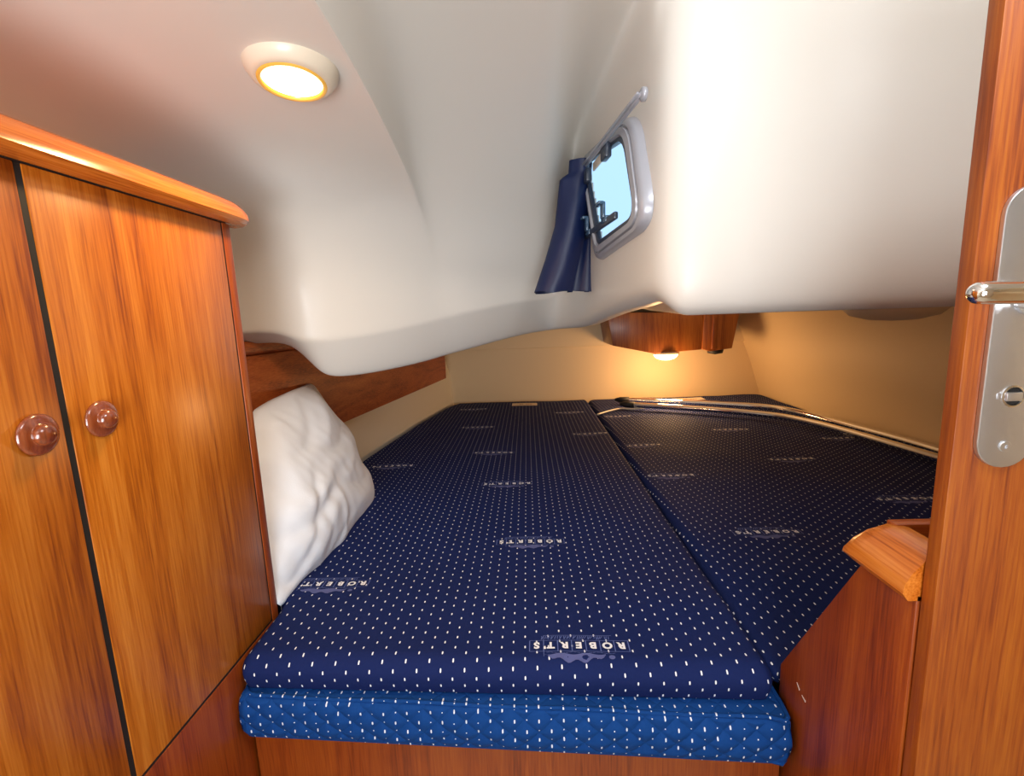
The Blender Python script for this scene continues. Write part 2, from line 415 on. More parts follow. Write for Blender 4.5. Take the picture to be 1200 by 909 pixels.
# ------------------------------------------------------------------ berth base and hull board
bm = bmesh.new()
poly = [V(-.496, .690, -1.35), V(.376, .640, -1.35), V(.376, .640, -.690), V(-.496, .690, -.690)]
prism(bm, poly, (0, .02, 0), .001, 1)
bf = tag(link('berth_front_board', bm, teak_panel, origin=(-.05, .70, -1.35), autosm=40), 'reddish teak board closing the berth below the blue mattress edge', 'board')
bm = bmesh.new()
P = [V(-.495, .755, -.704), V(.374, .69, -.704), V(1.44, .69, -.704), V(1.45, 2.95, -.704), V(-.48, 2.95, -.704), V(-.66, 1.80, -.704), V(-.73, 1.2, -.704), V(-.77, .83, -.704), V(-.495, .83, -.704)]
prism(bm, P, (0, 0, .018)); tag(link('berth_platform', bm, teak_far, origin=(.3, 1.8, -.704), smooth=False), 'wooden platform under the two berth mattresses', 'platform')
bm = bmesh.new()
def hb(y): return -.722 + .150 * (y - 1.2)
def hbp(y, z): return V(hb(y), y, z)
poly = [hbp(.84, -.36), hbp(2.74, -.368), hbp(2.74, -.245), hbp(2.0, -.15), hbp(1.4, -.083), hbp(.84, -.083)]
prism(bm, poly, (-.022, -.003, 0), .004, 3)
hbt = thing('hull_board', 'long teak board along the left hull side above the pillow', 'board', (-.72, 1.2, -.36))
link('board', bm, teak_dark, hbt, autosm=40)
bm = bmesh.new(); poly = [hbp(.84, -.082), hbp(1.42, -.082), hbp(1.42, -.046), hbp(.84, -.046)]; prism(bm, [p + V(.012, 0, 0) for p in poly], (-.03, 0, 0), .008, 4)
link('top_rail', bm, teak_dark, hbt, autosm=40)
bm = bmesh.new(); poly = [hbp(2.60, -.235), hbp(2.735, -.25), hbp(2.735, -.2), hbp(2.60, -.18)]; prism(bm, [p + V(.0, 0, 0) for p in poly], (-.03, 0, 0), .003, 2)
link('end_block', bm, teak_dark, hbt, autosm=40)

# ------------------------------------------------------------------ mattresses
def mattress(name, label, xl, xr, yf, yb, z0, thick, r, mat, hfun, nx, ny, rc=.04, quilt=0, uvrot=0, uvo=(0, 0)):
    """plan boundaries are functions; the sheet rolls over every edge"""
    bm = bmesh.new(); uvl = bm.loops.layers.uv.new('UVMap')
    L = r * math.pi / 2
    def roll(t):                      # t measured in cloth from the very edge, t<0 is past the rim
        if t >= r: return t, 0
        a = (r - t) / r               # angle
        if a <= math.pi / 2: return r - r * math.sin(a), r * (1 - math.cos(a))
        return 0, r + (a - math.pi / 2) * r
    side = thick - r
    down = L + side - r
    pr = []
    def axis(nn, length):             # cloth coordinates: rim strip, top, rim strip
        ne = 40 if quilt else 12
        edge = [-(down) + (down + r) * i / ne for i in range(ne + 1)]
        mid = [r + (length - 2 * r) * i / nn for i in range(1, nn)]
        return edge + mid + [length - e for e in reversed(edge)]
    W = xr(1.2) - xl(1.2)
    us = [u / W for u in axis(nx, W)]; LY = yb(0) - yf(0); vs = [v / LY for v in axis(ny, LY)]
    grid = []
    for v in vs:
        row = []
        for u in us:
            ty = v * LY
            iy, dyz = (roll(ty) if ty < LY / 2 else roll(LY - ty))
            fy = iy / LY if ty < LY / 2 else 1 - iy / LY
            # lateral
            tx = u * W
            ix, dxz = (roll(tx) if tx < W / 2 else roll(W - tx))
            fx = ix / W if tx < W / 2 else 1 - ix / W
            xg = xl(1.2) + fx * W
            y = yf(xg) + fy * (yb(xg) - yf(xg))
            x = xl(y) + fx * (xr(y) - xl(y))
            # rounded plan corners
            cx = min(ix, 10); cy = iy
            if cx < rc and cy < rc:
                a, b_ = rc - cx, rc - cy; m_ = max(a, b_); h_ = math.hypot(a, b_)
                na, nb = a * m_ / h_, b_ * m_ / h_
                x += ((a - na) if tx < W / 2 else -(a - na)); y += ((b_ - nb) if ty < LY / 2 else -(b_ - nb))
            drop = min(max(dxz, dyz) if (dxz > r or dyz > r) else min(dxz + dyz, max(dxz, dyz) * 1.15), thick)
            z = z0 - drop + hfun(x, y) * (1 - min(1, drop / thick))
            bul = math.sin(min(1, max(0, (drop) / thick)) * math.pi)
            if dyz > 0 and ty < LY / 2: y -= .006 * bul
            if dxz > 0: x += (-.003 if tx < W / 2 else .003) * bul
            qx, qy = x, yf(xg) + ty if ty < r else y
            if dxz > r: qx = x + (-(dxz - r) if tx < W / 2 else (dxz - r))
            if quilt and drop > r * .9 and ty < LY / 2 and dyz > 0:
                A = (qx + qy * 1.15) / .046; B = (qx - qy * 1.15) / .046
                pf = abs(math.sin(A * math.pi)) ** .5 * abs(math.sin(B * math.pi)) ** .5
                y -= (quilt * pf - .003 * noise.noise(V(x * 12, z * 30, 0))) * S((thick - drop) / .015)
            row.append((bm.verts.new((x, y, z)), qx, qy))
        grid.append(row)
    ca, sa = math.cos(uvrot), math.sin(uvrot)
    for j in range(len(grid) - 1):
        for i in range(len(grid[0]) - 1):
            q = [grid[j][i], grid[j][i + 1], grid[j + 1][i + 1], grid[j + 1][i]]
            f = bm.faces.new([a[0] for a in q])
            for lp, a in zip(f.loops, q): lp[uvl].uv = (a[1] * ca - a[2] * sa + uvo[0], a[1] * sa + a[2] * ca + uvo[1])
    return bm
def hL(x, y):
    return .0035 * noise.noise(V(x * 3, y * 2, 1)) + .002 * noise.noise(V(x * 9, y * 7, 4)) - .006 * S((2.95 - y) * -6 + 1) + .004 * math.exp(-((y - .82) / .08) ** 2)
def hR(x, y):
    return .006 * noise.noise(V(x * 2.2, y * 1.6, 8)) + .004 * noise.noise(V(x * 7, y * 5, 2)) - .004 - .02 * S((.95 - y) / .25)
def xl_up(y):
    pts = [(.66, -.4955), (.80, -.4955), (.835, -.50), (.86, -.76), (1.3, -.72), (1.815, -.664), (2.4, -.58), (2.75, -.51), (3.0, -.43)]
    if y <= pts[0][0]: return pts[0][1]
    for a, b in zip(pts, pts[1:]):
        if y <= b[0]: return a[1] + (b[1] - a[1]) * (y - a[0]) / (b[0] - a[0])
    return pts[-1][1]
ZT = -.55; RU = .024
yfu = lambda x: .652 - .030 * (x - .1)
up = thing('left_mattress', 'left navy mattress with white dashes, pillow lying on its edge', 'mattress', (-.1, 1.8, -.61))
bm = mattress('m', '', xl_up, lambda y: .362, yfu, lambda x: 2.93, ZT, .053, RU, navy, hL, 110, 220, rc=.022)
ml = link('cover', bm, navy, up)
rt = thing('right_mattress', 'right navy dotted mattress beyond the seam, carrying the chrome tubes', 'mattress', (.9, 1.8, -.61))
bm = mattress('m', '', lambda y: .372, lambda y: 1.448, lambda x: .662, lambda x: 2.925, ZT, .053, .022, navy_b, hR, 110, 200, rc=.05, uvrot=math.radians(-4))
mr_ = link('cover', bm, navy_b, rt)
lo = thing('quilted_mattress', 'bright blue quilted lower mattress under the left navy one', 'mattress', (-.05, .9, -.70))
yfl = lambda x: .643 - .058 * (x + .04)
bm = mattress('m', '', lambda y: -.4965, lambda y: .374, lambda x: yfl(x) - .006, lambda x: 2.9, -.605, .079, .007, royal, lambda x, y: 0, 260, 60, rc=.016, quilt=.0045)
link('cover', bm, royal, lo)
# piping round the two front edges
for zz, dy in ((-.607, -.004), (-.681, -.003)):
    bm = bmesh.new()
    pts = [V(-.492, .80, zz), V(-.494, .70, zz)] + [V(x, yfl(x) + dy + (.004 if x < -.47 else 0), zz + .0012 * math.sin(x * 23)) for x in [-.480 + k * .0283 for k in range(31)]] + [V(.3745, .70, zz)]
    tube(bm, catmull(pts, 3), .0034, 8); uvl = bm.loops.layers.uv.new('UVMap')
    for f in bm.faces:
        for lp in f.loops: lp[uvl].uv = (lp.vert.co.x, lp.vert.co.z * 2)
    link('piping', bm, royal, lo)

# printed logo: letters are flat print on the cloth, upside down as seen from the foot of the photo
def glyph(ch):
    cu = bpy.data.curves.new('t', 'FONT'); cu.body = ch; cu.size = .0195; cu.align_x = 'CENTER'; cu.offset = .0009; cu.resolution_u = 3
    o = bpy.data.objects.new('t', cu); COL.objects.link(o)
    dg = bpy.context.evaluated_depsgraph_get(); m = bpy.data.meshes.new_from_object(o.evaluated_get(dg))
    V_ = [tuple(v.co) for v in m.vertices]; F_ = [tuple(p.vertices) for p in m.polygons]
    bpy.data.objects.remove(o); bpy.data.meshes.remove(m); bpy.data.curves.remove(cu); return V_, F_
G = {c: glyph(c) for c in "ROBERTS'"}
def logo_parts():
    quads = []                               # (list of 2D pts, material)
    tw = .0225; x0 = -3.5 * tw
    for i, ch in enumerate("ROBERTS"):
        cx = x0 + (i + .5) * tw
        V_, F_ = G[ch]
        quads.append(('mesh', [(v[0] + cx, v[1] - .0072) for v in V_], F_, 0))
        if ch == 'T':
            V_, F_ = G["'"]; quads.append(('mesh', [(v[0] + cx + .0095, v[1] - .0072) for v in V_], F_, 0))
    def seg(a, b, w_, m_):
        a, b = Vector(a), Vector(b); d = (b - a).normalized(); nn = Vector((-d.y, d.x)) * w_ / 2
        k = max(1, int((b - a).length / .012))
        for i in range(k):
            p, q = a + (b - a) * i / k, a + (b - a) * (i + 1) / k
            quads.append(('poly', [p - nn, q - nn, q + nn, p + nn], None, m_))
    hh = .0125
    for i in range(8): seg((x0 + i * tw, -hh), (x0 + i * tw, hh), .0016, 1)
    seg((x0, hh), (-x0, hh), .0009, 1); seg((x0, -hh), (-x0, -hh), .0009, 1)
    seg((-x0 - tw, -hh - .012), (-x0 - tw, hh + .011), .0009, 1); seg((x0 + tw * 1.1, -hh - .012), (-x0 - tw, -hh - .012), .0009, 1)
    rnd = random.Random(4)
    for k in range(34):                       # hand-lettered scribble strip
        x = x0 + tw * 1.3 + k * .0033; seg((x, -hh - .0105), (x + rnd.uniform(-.001, .005), -hh - .002 - rnd.uniform(0, .003)), .0012, 1)
    # map-like blotch on the other side
    top = []; bot = []
    for k in range(25):
        t = k / 24; x = -.040 + .095 * t
        th = .013 * math.sin(math.pi * min(1, t * 1.05)) ** .6 + .003 * math.sin(t * 23)
        bot.append((x, hh + .006 + .002 * math.sin(t * 15))); top.append((x, hh + .007 + max(.001, th)))
    for k in range(24): quads.append(('poly', [bot[k], bot[k + 1], top[k + 1], top[k]], None, 2))
    c0 = (-.049, hh + .012)
    for k in range(10):
        a, b = k / 10 * math.tau, (k + 1) / 10 * math.tau
        quads.append(('poly', [c0, (c0[0] + .005 * math.cos(a), c0[1] + .004 * math.sin(a)), (c0[0] + .005 * math.cos(b), c0[1] + .004 * math.sin(b))], None, 2))
    for k in range(18): seg((-.055 + k * .006, hh + .0035 + .0015 * math.sin(k)), (-.050 + k * .006, hh + .0035 + .0015 * math.sin(k + 1)), .0008, 1)
    return quads
LQ = logo_parts()
def logo(cx, cy, rot, parent, hf, xmax=9, xmin=-9):
    bm = bmesh.new(); ca, sa = math.cos(math.pi + rot), math.sin(math.pi + rot)
    def tr(p, dz):
        x, y = cx + 1.04 * (p[0] * ca - p[1] * sa), cy + p[0] * sa + p[1] * ca
        yf_ = yfu(x) if parent is up else .662
        t = y - yf_; z_ = 0
        if t < RU:
            a_ = (RU - t) / RU; y = yf_ + RU - (RU + dz) * math.sin(a_); z_ = -RU * (1 - math.cos(a_)) - dz * (1 - math.cos(a_))
        return V(x, y, ZT + hf(x, y) + z_ + dz)
    for kind, pts, F_, m_ in LQ:
        vs = [tr(p, .0009 if m_ == 0 else .0006) for p in pts]
        if any(v.x > xmax or v.x < xmin for v in vs): continue
        vv = [bm.verts.new(v) for v in vs]
        for f in (F_ or [tuple(range(len(vv)))]):
            try: q = bm.faces.new([vv[k] for k in f]); q.material_index = m_
            except ValueError: pass
    o = link('printed_logo', bm, [print_w, print_line, print_b], parent, smooth=False)
print_line = plain('faint_blue_print', (.09, .13, .36), .8)
for p, r in (((.070, .698), -.02), ((-.008, 1.06), 0), ((-.081, 1.452), .0), ((-.43, .885), .03), ((-.15, 1.80), 0), ((-.26, 2.235), 0), ((-.52, 1.66), 0), ((.27, 2.06), 0), ((.22, 2.52), 0), ((-.33, 2.68), 0)):
    logo(*p, r, up, hL, .355, -.66)
for p, r in (((.573, 1.09), .02), ((.466, 1.51), 0), ((.94, 1.65), 0), ((1.045, 1.27), 0), ((.90, 2.065), 0), ((.455, 1.87), 0), ((.45, 2.4), 0), ((1.28, 1.9), 0)):
    logo(*p, r, rt, hR, 1.42, .385)
def care_tag(a, b, par, hf, flip):
    bm = bmesh.new(); k = 6
    for i in range(k):
        for m_, (y0, y1, u0, u1, dz) in enumerate(((0, .085, 0, 1, .002), (.03, .045, .3, .8, .0026))):
            xa, xb = a[0] + (b[0] - a[0]) * (u0 + (u1 - u0) * i / k), a[0] + (b[0] - a[0]) * (u0 + (u1 - u0) * (i + 1) / k)
            if m_ and i in (2,): continue
            vs = [bm.verts.new((x, y, ZT + hf(x, y) + dz)) for x, y in ((xa, a[1] + y0), (xb - (.004 if m_ else 0), a[1] + y0), (xb - (.004 if m_ else 0), a[1] + y1), (xa, a[1] + y1))]
            f = bm.faces.new(vs); f.material_index = m_
    tag(link('care_tag', bm, [tagcloth, teak_far], par, smooth=False), 'small cream sewn tag')
care_tag((-.105, 2.74), (.048, 2.74), up, hL, 0)
care_tag((.88, 2.78), (1.06, 2.78), rt, hR, 0)

# ------------------------------------------------------------------ right-hand locker panel, rail and bin
pn = thing('berth_side_locker', 'open-topped teak locker with bullnose rail between berth and door', 'cabinet', (.42, .5, -1.35))
PX = .380
bm = bmesh.new()
poly = [V(PX, .437, -1.35), V(PX, .662, -1.35), V(PX, .662, -.556), V(PX, .508, -.292), V(PX, .437, -.292)]
prism(bm, poly, (.018, 0, 0), .0012, 2); link('side_panel', bm, teak_panel, pn, autosm=40)
bm = bmesh.new()
sec = [(.372, -.298), (.366, -.290), (.367, -.281), (.374, -.268), (.386, -.254), (.398, -.246), (.410, -.246), (.412, -.262), (.408, -.298)]
rings = []
for y, k in ((.437, 0), (.48, 0), (.505, .0), (.517, .05), (.525, .16), (.529, .38)):
    rings.append([bm.verts.new((x + (.004 * k if x < .4 else 0), y - (.35 * (x - .366) if y > .49 else 0), z - (z + .298) * k)) for x, z in sec])
for a, b in zip(rings, rings[1:]):
    for k in range(len(sec)): bm.faces.new((a[k], a[(k + 1) % len(sec)], b[(k + 1) % len(sec)], b[k]))
bm.faces.new(rings[0]); bm.faces.new(rings[-1]); link('rail', bm, teak_y, pn, autosm=40)
bm = bmesh.new(); box(bm, (.402, .497, -.36), (.70, .512, -.246), .002); link('back_board', bm, teak_x, pn, autosm=40)
bm = bmesh.new(); box(bm, (.399, .455, -.37), (.70, .507, -.36)); link('bin_bottom', bm, teak_far, pn, smooth=False)
for a_, b_ in (((934, 800), (937, 808)), ((940, 815), (944, 822))):   # pale scuffs in the varnish
    p0, p1 = onX(*a_, PX), onX(*b_, PX)
    bm = bmesh.new(); prism(bm, [p0 + V(0, 0, .001), p1 + V(0, 0, .0012), p1 - V(0, 0, .0012), p0 - V(0, .001, .001)], (-.0006, 0, 0)); link('scuff_mark', bm, print_w0, pn, smooth=False)

# ------------------------------------------------------------------ door leaf with lock
bm = bmesh.new(); box(bm, (.3825, .42, -1.33), (1.15, .435, .36), .0012); dr = struct('door_1', bm, teak_leaf, autosm=40)
def plate_pts(cx, half, z0, z1, n=14):
    out = []
    for k in range(n + 1):
        a = math.pi * k / n; out.append((cx + half * math.cos(a), z1 - half + half * math.sin(a)))
    for k in range(n + 1):
        a = math.pi + math.pi * k / n; out.append((cx + half * math.cos(a), z0 + half + half * math.sin(a)))
    return out
PCX = .4235
bm = bmesh.new()
pp = plate_pts(PCX, .0245, -.153, .090); prism(bm, [V(x, .4195, z) for x, z in pp], (0, -.004, 0), 0)
es = [e for e in bm.edges if all(abs(v.co.y - .4155) < 1e-5 for v in e.verts)]
bmesh.ops.bevel(bm, geom=es, offset=.0012, segments=3, profile=.5, affect='EDGES')
plate = link('lock_plate', bm, steel, dr, autosm=30)
for zz in (.072, -.133):
    bm = bmesh.new(); lathe(bm, [(.0052, 0), (.0052, .001), (.0046, .0016), (.0018, .0016), (.0012, .0004), (0, .0004)], (PCX - .0005, .4157, zz), (0, -1, 0), 20); link('screw', bm, steel, plate, autosm=30)
bm = bmesh.new(); lathe(bm, [(.0098, 0), (.0098, .0012), (.0082, .0018), (.0076, .0002), (0, .0002)], (PCX + .0005, .4157, -.0875), (0, -1, 0), 28); link('lock_ring', bm, chrome, plate, autosm=30)
bm = bmesh.new(); lathe(bm, [(.0074, 0), (.0074, .0006), (0, .0006)], (PCX + .0005, .4157, -.0875), (0, -1, 0), 28); link('keyway', bm, black, plate, autosm=30)
bm = bmesh.new(); box(bm, (PCX - .0075, .412, -.0915), (PCX + .0065, .4155, -.0835), .001); link('thumb_turn', bm, steel, plate, autosm=30)
bm = bmesh.new(); box(bm, (PCX - .0125, .4145, -.0900), (PCX - .0075, .4158, -.0850), .0004); link('index_mark', bm, steel, plate, autosm=30)
bm = bmesh.new(); lathe(bm, [(.013, 0), (.013, .003), (.0105, .006), (.0085, .02)], (PCX + .004, .4157, -.004), (0, -1, 0), 28); link('rosette', bm, steel, plate, autosm=30)
hp = onY(1132, 345, .375)
bm = bmesh.new()
pts = catmull([V(.4215, .415, -.004), V(.4215, .385, -.003), V(.418, .372, .0), V(.405, .367, hp.z), V(.375, .367, hp.z), V(.350, .367, hp.z + .0005), V(onY(1136, 345, .368).x, .368, hp.z + .001)], 6)
nn = len(pts); rr = [.0085] * nn
rr[-1] = .003; rr[-2] = .006; rr[-3] = .0075
tube(bm, pts, rr, 20)
pts = [V(.41, .367, hp.z), V(.47, .366, hp.z), V(.49, .367, hp.z)]; tube(bm, pts, [.0085, .0085, .004], 20)
link('door_handle', bm, chrome, dr)

# ------------------------------------------------------------------ port light, rail, curtain
wt = thing('port_light', 'small grey-framed port light open to blue sky in the footwell side', 'window', tuple(w3(WC)))
def loft(bm, rings, mats=None):
    R_ = [[bm.verts.new(p) for p in r] for r in rings]
    for i, (a, b) in enumerate(zip(R_, R_[1:])):
        for k in range(len(a)):
            f = bm.faces.new((a[k], a[(k + 1) % len(a)], b[(k + 1) % len(b)], b[k]))
            if mats: f.material_index = mats[i]
def ring3(scale, out): return [w3(p, out) for p in wring(scale)]
bm = bmesh.new(); loft(bm, [ring3(-.002, -.012), ring3(0, .004), ring3(.004, .010), ring3(.013, .012), ring3(.0145, .008), ring3(.017, .008), ring3(.0185, .015), ring3(.032, .017), ring3(.038, .010), ring3(.040, .0)])
link('outer_frame', bm, alu, wt, autosm=45)
bm = bmesh.new(); loft(bm, [ring3(.037, .002), ring3(.038, .012), ring3(.047, .012), ring3(.050, .006), ring3(.050, .002)]); link('gasket', bm, darkplastic, wt, autosm=45)
bm = bmesh.new(); vs = [bm.verts.new(p) for p in ring3(.0505, .005)]; bm.faces.new(vs)
gm, nt, N, L_, b = newmat('port_glass'); N.remove(b)
tr_ = N.new('ShaderNodeBsdfTransparent'); tr_.inputs[0].default_value = (.94, .97, 1, 1); gl = N.new('ShaderNodeBsdfGlossy'); gl.inputs['Roughness'].default_value = .02
lw = N.new('ShaderNodeLayerWeight'); lw.inputs[0].default_value = .15; mxs = N.new('ShaderNodeMixShader')
L_.new(mathn(nt, 'MULTIPLY', lw.outputs['Fresnel'], .07), mxs.inputs[0]); L_.new(tr_.outputs[0], mxs.inputs[1]); L_.new(gl.outputs[0], mxs.inputs[2]); L_.new(mxs.outputs[0], N['Material Output'].inputs[0])
link('pane', bm, gm, wt, smooth=False)
def wbox(bm, s0, s1, z0, z1, o0, o1, bev=.001):
    b2 = bmesh.new(); box(b2, (s0, z0, o0), (s1, z1, o1), bev)
    for v in b2.verts: v.co = WP + WT * v.co.x + WU * v.co.y + WN * v.co.z
    m_ = bpy.data.meshes.new('x'); b2.to_mesh(m_); b2.free(); bm.from_mesh(m_); bpy.data.meshes.remove(m_)
def at_w(px, py): return wp(px, py)
for px, py in ((716, 255), (696, 270)):       # the two clamp handles along the sill
    s, z = at_w(px, py)
    bm = bmesh.new(); wbox(bm, s - .02, s + .02, z - .012, z + .003, .004, .020, .003); wbox(bm, s - .012, s + .012, z - .002, z + .036, .016, .024, .003); wbox(bm, s - .012, s + .03, z + .030, z + .037, .020, .034, .002)
    link('clamp_handle', bm, clearplastic, wt, autosm=40)
sa_, za_ = at_w(728, 252); sb_, zb_ = at_w(690, 277); z = (za_ + zb_) / 2
bm = bmesh.new(); wbox(bm, sa_, sb_, z - .009, z + .008, .006, .017, .004); link('latch_base', bm, darkplastic, wt, autosm=40)
for px, py in ((718, 177), (695, 206)):
    s, z = at_w(px, py)
    bm = bmesh.new(); wbox(bm, s - .022, s + .022, z - .018, z + .016, .008, .024, .004); link('hinge', bm, darkplastic, wt, autosm=40)
s, z = at_w(706, 190)
bm = bmesh.new(); wbox(bm, s - .055, s + .04, z - .010, z + .010, .009, .015, .002); link('hinge_plate', bm, ivory, wt, autosm=40)
# curtain rail
def wpo(px, py, off):
    p = onP(px, py, WP + WN * off, WN) - WP; return (p.dot(WT), p.dot(WU))
ra, rb = wpo(752, 109, .028), wpo(686, 193, .028)
bm = bmesh.new(); s0, z0 = ra; s1, z1 = rb
b2 = bmesh.new(); nseg = 8
for oy, rr_ in ((.026, .005), (.035, .0025)):
    pts = [WP + WT * (s0 + (s1 - s0) * k / nseg) + WU * (z0 + (z1 - z0) * k / nseg) + WN * oy for k in range(nseg + 1)]
    tube(bm, pts, rr_, 12)
rl = thing('curtain_rail', 'thin silver rail above the port light holding the navy curtain', 'rail', tuple(WP + WT * s0 + WU * z0))
link('track', bm, alu, rl)
bm = bmesh.new(); lathe(bm, [(0, -.003), (.011, -.001), (.012, .006), (.008, .009), (0, .009)], WP + WT * (s0 + .004) + WU * z0 + WN * .020, WN, 20); link('end_bracket', bm, alu, rl)
# curtain: folded cloth hanging from the far end of the rail
bm = bmesh.new(); CY = 1.36
rowsn = 40; ring = []
def lerp(a, b, t): return a + (b - a) * t
def edge(tab, t):
    for a, b in zip(tab, tab[1:]):
        if t <= b[0]: return lerp(a[1], b[1], (t - a[0]) / (b[0] - a[0]))
    return tab[-1][1]
left = [(0, 667), (.10, 666), (.14, 656), (.5, 650), (.75, 639), (1, 626)]; seam = [(0, 690), (.3, 688), (.6, 684), (1, 670)]; right = [(0, 694), (.3, 690), (.6, 693), (1, 694)]
for j in range(rowsn + 1):
    t = j / rowsn; py = lerp(188, 341, t)
    z = onY(670, py, CY).z
    xl_ = onY(edge(left, t), py, CY).x; xs = onY(edge(seam, t), py, CY).x; xr_ = onY(edge(right, t), py, CY + .03).x
    wv = lambda k: .007 * math.sin(k * 5 + t * 3) + .006 * noise.noise(V(k * 3, t * 3, 2))
    path = []
    for k in range(15): u = k / 14; path.append((lerp(xl_, xs, u), CY - .020 * math.sin(u * math.pi) ** .7 + wv(u) * .6, 0))
    path.append((xs + .003, CY + .006, 0)); path.append((xs - .01, CY + .016, 0)); path.append((xs - .012, CY + .024, 0))
    for k in range(7): u = k / 6; path.append((lerp(xs - .008, xr_, u), CY + .028 + .006 * math.sin(u * 6), 0))
    path.append((xr_ + .001, CY + .045, 0)); path.append((xr_ - .02, CY + .055, 0))
    for k in range(8): u = k / 7; path.append((lerp(xr_ - .02, xl_ + .006, u), CY + .058 + .008 * math.sin(u * 9 + t), 0))
    ring.append([bm.verts.new((p[0], p[1], z + (.003 * math.sin(i * .7) if j == rowsn else 0))) for i, p in enumerate(path)])
for a, b in zip(ring, ring[1:]):
    for k in range(len(a)): bm.faces.new((a[k], a[(k + 1) % len(a)], b[(k + 1) % len(b)], b[k]))
bm.faces.new(ring[0])
ct = link('curtain', bm, satin, origin=(.12, CY, .43), autosm=60); tag(ct, 'folded navy satin curtain hanging beside the port light', 'curtain')

# ------------------------------------------------------------------ lamps
def ceiling_lamp():
    c = onZ(343, 88, .336); org = V(c.x, c.y, .352)
    t = thing('ceiling_lamp', 'round ivory ceiling lamp glowing warm, above the locker', 'lamp', tuple(org))
    tilt = V(.0, -.10, -1).normalized()
    bm = bmesh.new(); lathe(bm, [(.060, -.004), (.062, .004), (.060, .014), (.053, .024), (.046, .0275), (.043, .0265), (.043, .022)], org, tilt, 56); link('bezel', bm, ivory, t)
    bm = bmesh.new(); lathe(bm, [(.0455, .026), (.0435, .0295), (.0395, .0285), (.0385, .024)], org, tilt, 56); link('lens_ring', bm, amber, t)
    bm = bmesh.new(); lathe(bm, [(.0395, .0245), (.03, .0265), (.015, .0275), (0, .028)], org, tilt, 48); link('lens', bm, lens_warm, t)
    l = bpy.data.lights.new('ceiling_lamp_light', 'AREA'); l.shape = 'DISK'; l.size = .07; l.energy = 2.1; l.color = (1, .62, .28)
    o = bpy.data.objects.new('ceiling_lamp_light', l); COL.objects.link(o); o.location = org + tilt * .031 + V(0, 0, EYE)
    o.rotation_euler = tilt.to_track_quat('-Z', 'Y').to_euler()
ceiling_lamp()
# aft lamp under its teak housing
hs = thing('aft_lamp_housing', 'dark teak lamp housing on the far bulkhead over the berth foot', 'housing', (.76, 2.8, -.27))
HY = 2.62
pts = [onY(711, 366, HY), onY(718, 405, HY), onY(768, 414.5, HY), onY(822, 409.5, HY), onY(825, 366, HY)]
bm = bmesh.new(); prism(bm, pts, (0, .31, 0), .004, 2); link('box', bm, teak_far, hs, autosm=40)
pts = [onY(825.5, 366, HY - .01), onY(823, 409, HY - .01), onY(832, 411.5, HY - .01), onY(858, 408, HY - .01), onY(867, 366, HY - .01)]
bm = bmesh.new(); prism(bm, pts, (0, .33, 0), .004, 2); link('side_block', bm, teak_far, hs, autosm=40)
a = onY(836, 366, HY - .022); b_ = onY(834, 409, HY - .022); 
bm = bmesh.new(); prism(bm, [a, b_, b_ + V(.03, 0, 0), a + V(.03, 0, 0)], (0, .02, 0), .004, 2); link('batten', bm, teak_far, hs, autosm=40)
c = onY(838, 411, HY + .06); bm = bmesh.new(); lathe(bm, [(.0, .01), (.045, .008), (.04, -.012), (.0, -.02)], c, (0, 0, 1), 24); link('foot_cap', bm, black, hs)
al = thing('aft_lamp', 'small round lamp glowing under the dark teak housing', 'lamp', tuple(onY(780, 416, HY + .06)))
c = onY(780, 414, HY + .06)
bm = bmesh.new(); lathe(bm, [(.0, .012), (.074, .010), (.072, -.002), (.066, -.005)], c, (0, 0, 1), 36); link('base', bm, ivory, al)
bm = bmesh.new(); lathe(bm, [(.068, -.003), (.062, -.016), (.048, -.028), (.025, -.036), (0, -.038)], c, (0, 0, 1), 36); link('lens', bm, lens_far, al)
l = bpy.data.lights.new('aft_lamp_light', 'POINT'); l.energy = 7.8; l.color = (1, .56, .24); l.shadow_soft_size = .07
o = bpy.data.objects.new('aft_lamp_light', l); COL.objects.link(o); o.location = c + V(0, -.07, -.115 + EYE)
# shallow round cap under the footwell
c = onY(1047, 362, 1.08); bm = bmesh.new(); lathe(bm, [(.098, .012), (.096, -.006), (.080, -.022), (.045, -.032), (0, -.035)], V(c.x, c.y, -.012), (0, 0, 1), 48)
tag(link('round_cap', bm, cream, origin=(c.x, c.y, 0)), 'shallow round beige cap under the white footwell by the door', 'cap')

# ------------------------------------------------------------------ chrome tubes on the right mattress
def frame_tube(name, pix, z, r, label):
    P = [onZ(px, py, z) for px, py in pix]
    e = P[-1]; P.append(e + (P[-1] - P[-2]).normalized() * .5)
    P[-1].x = min(P[-1].x, 1.415)
    pts = catmull(P, 8)
    t = thing(name, label, 'tube', tuple(P[0]), 'bent chrome tubes on the right mattress')
    bm = bmesh.new(); tube(bm, pts, r, 16); link('tube', bm, chrome, t)
    d = (pts[0] - pts[1]).normalized()
    bm = bmesh.new(); tube(bm, [pts[0] + d * -.02, pts[0] + d * .03, pts[0] + d * .06], [r * 1.18, r * 1.12, r * .5], 14); tag(link('end_cap', bm, black, t), 'black plastic end cap')
frame_tube('frame_tube', [(733, 468.5), (790, 470.5), (850, 473.5), (900, 477), (935, 483), (985, 496), (1097, 527)], -.522, .0150, 'rear bent chrome tube, against the right hull lining')
frame_tube('frame_tube', [(739, 474), (790, 477), (850, 481), (900, 486), (935, 491.5), (985, 503.5), (1097, 536)], -.524, .0150, 'front bent chrome tube, lying nearer the camera on navy cloth')
bm = bmesh.new(); P = [onZ(x, y, -.543) for x, y in ((700, 485.5), (715, 481), (728, 478.5), (741, 479), (757, 477.5))]; tube(bm, catmull(P, 5), .0045, 8)
tag(link('cord', bm, ivory, origin=tuple(P[0])), 'short pale cord beside the ends of the chrome tubes', 'cord')

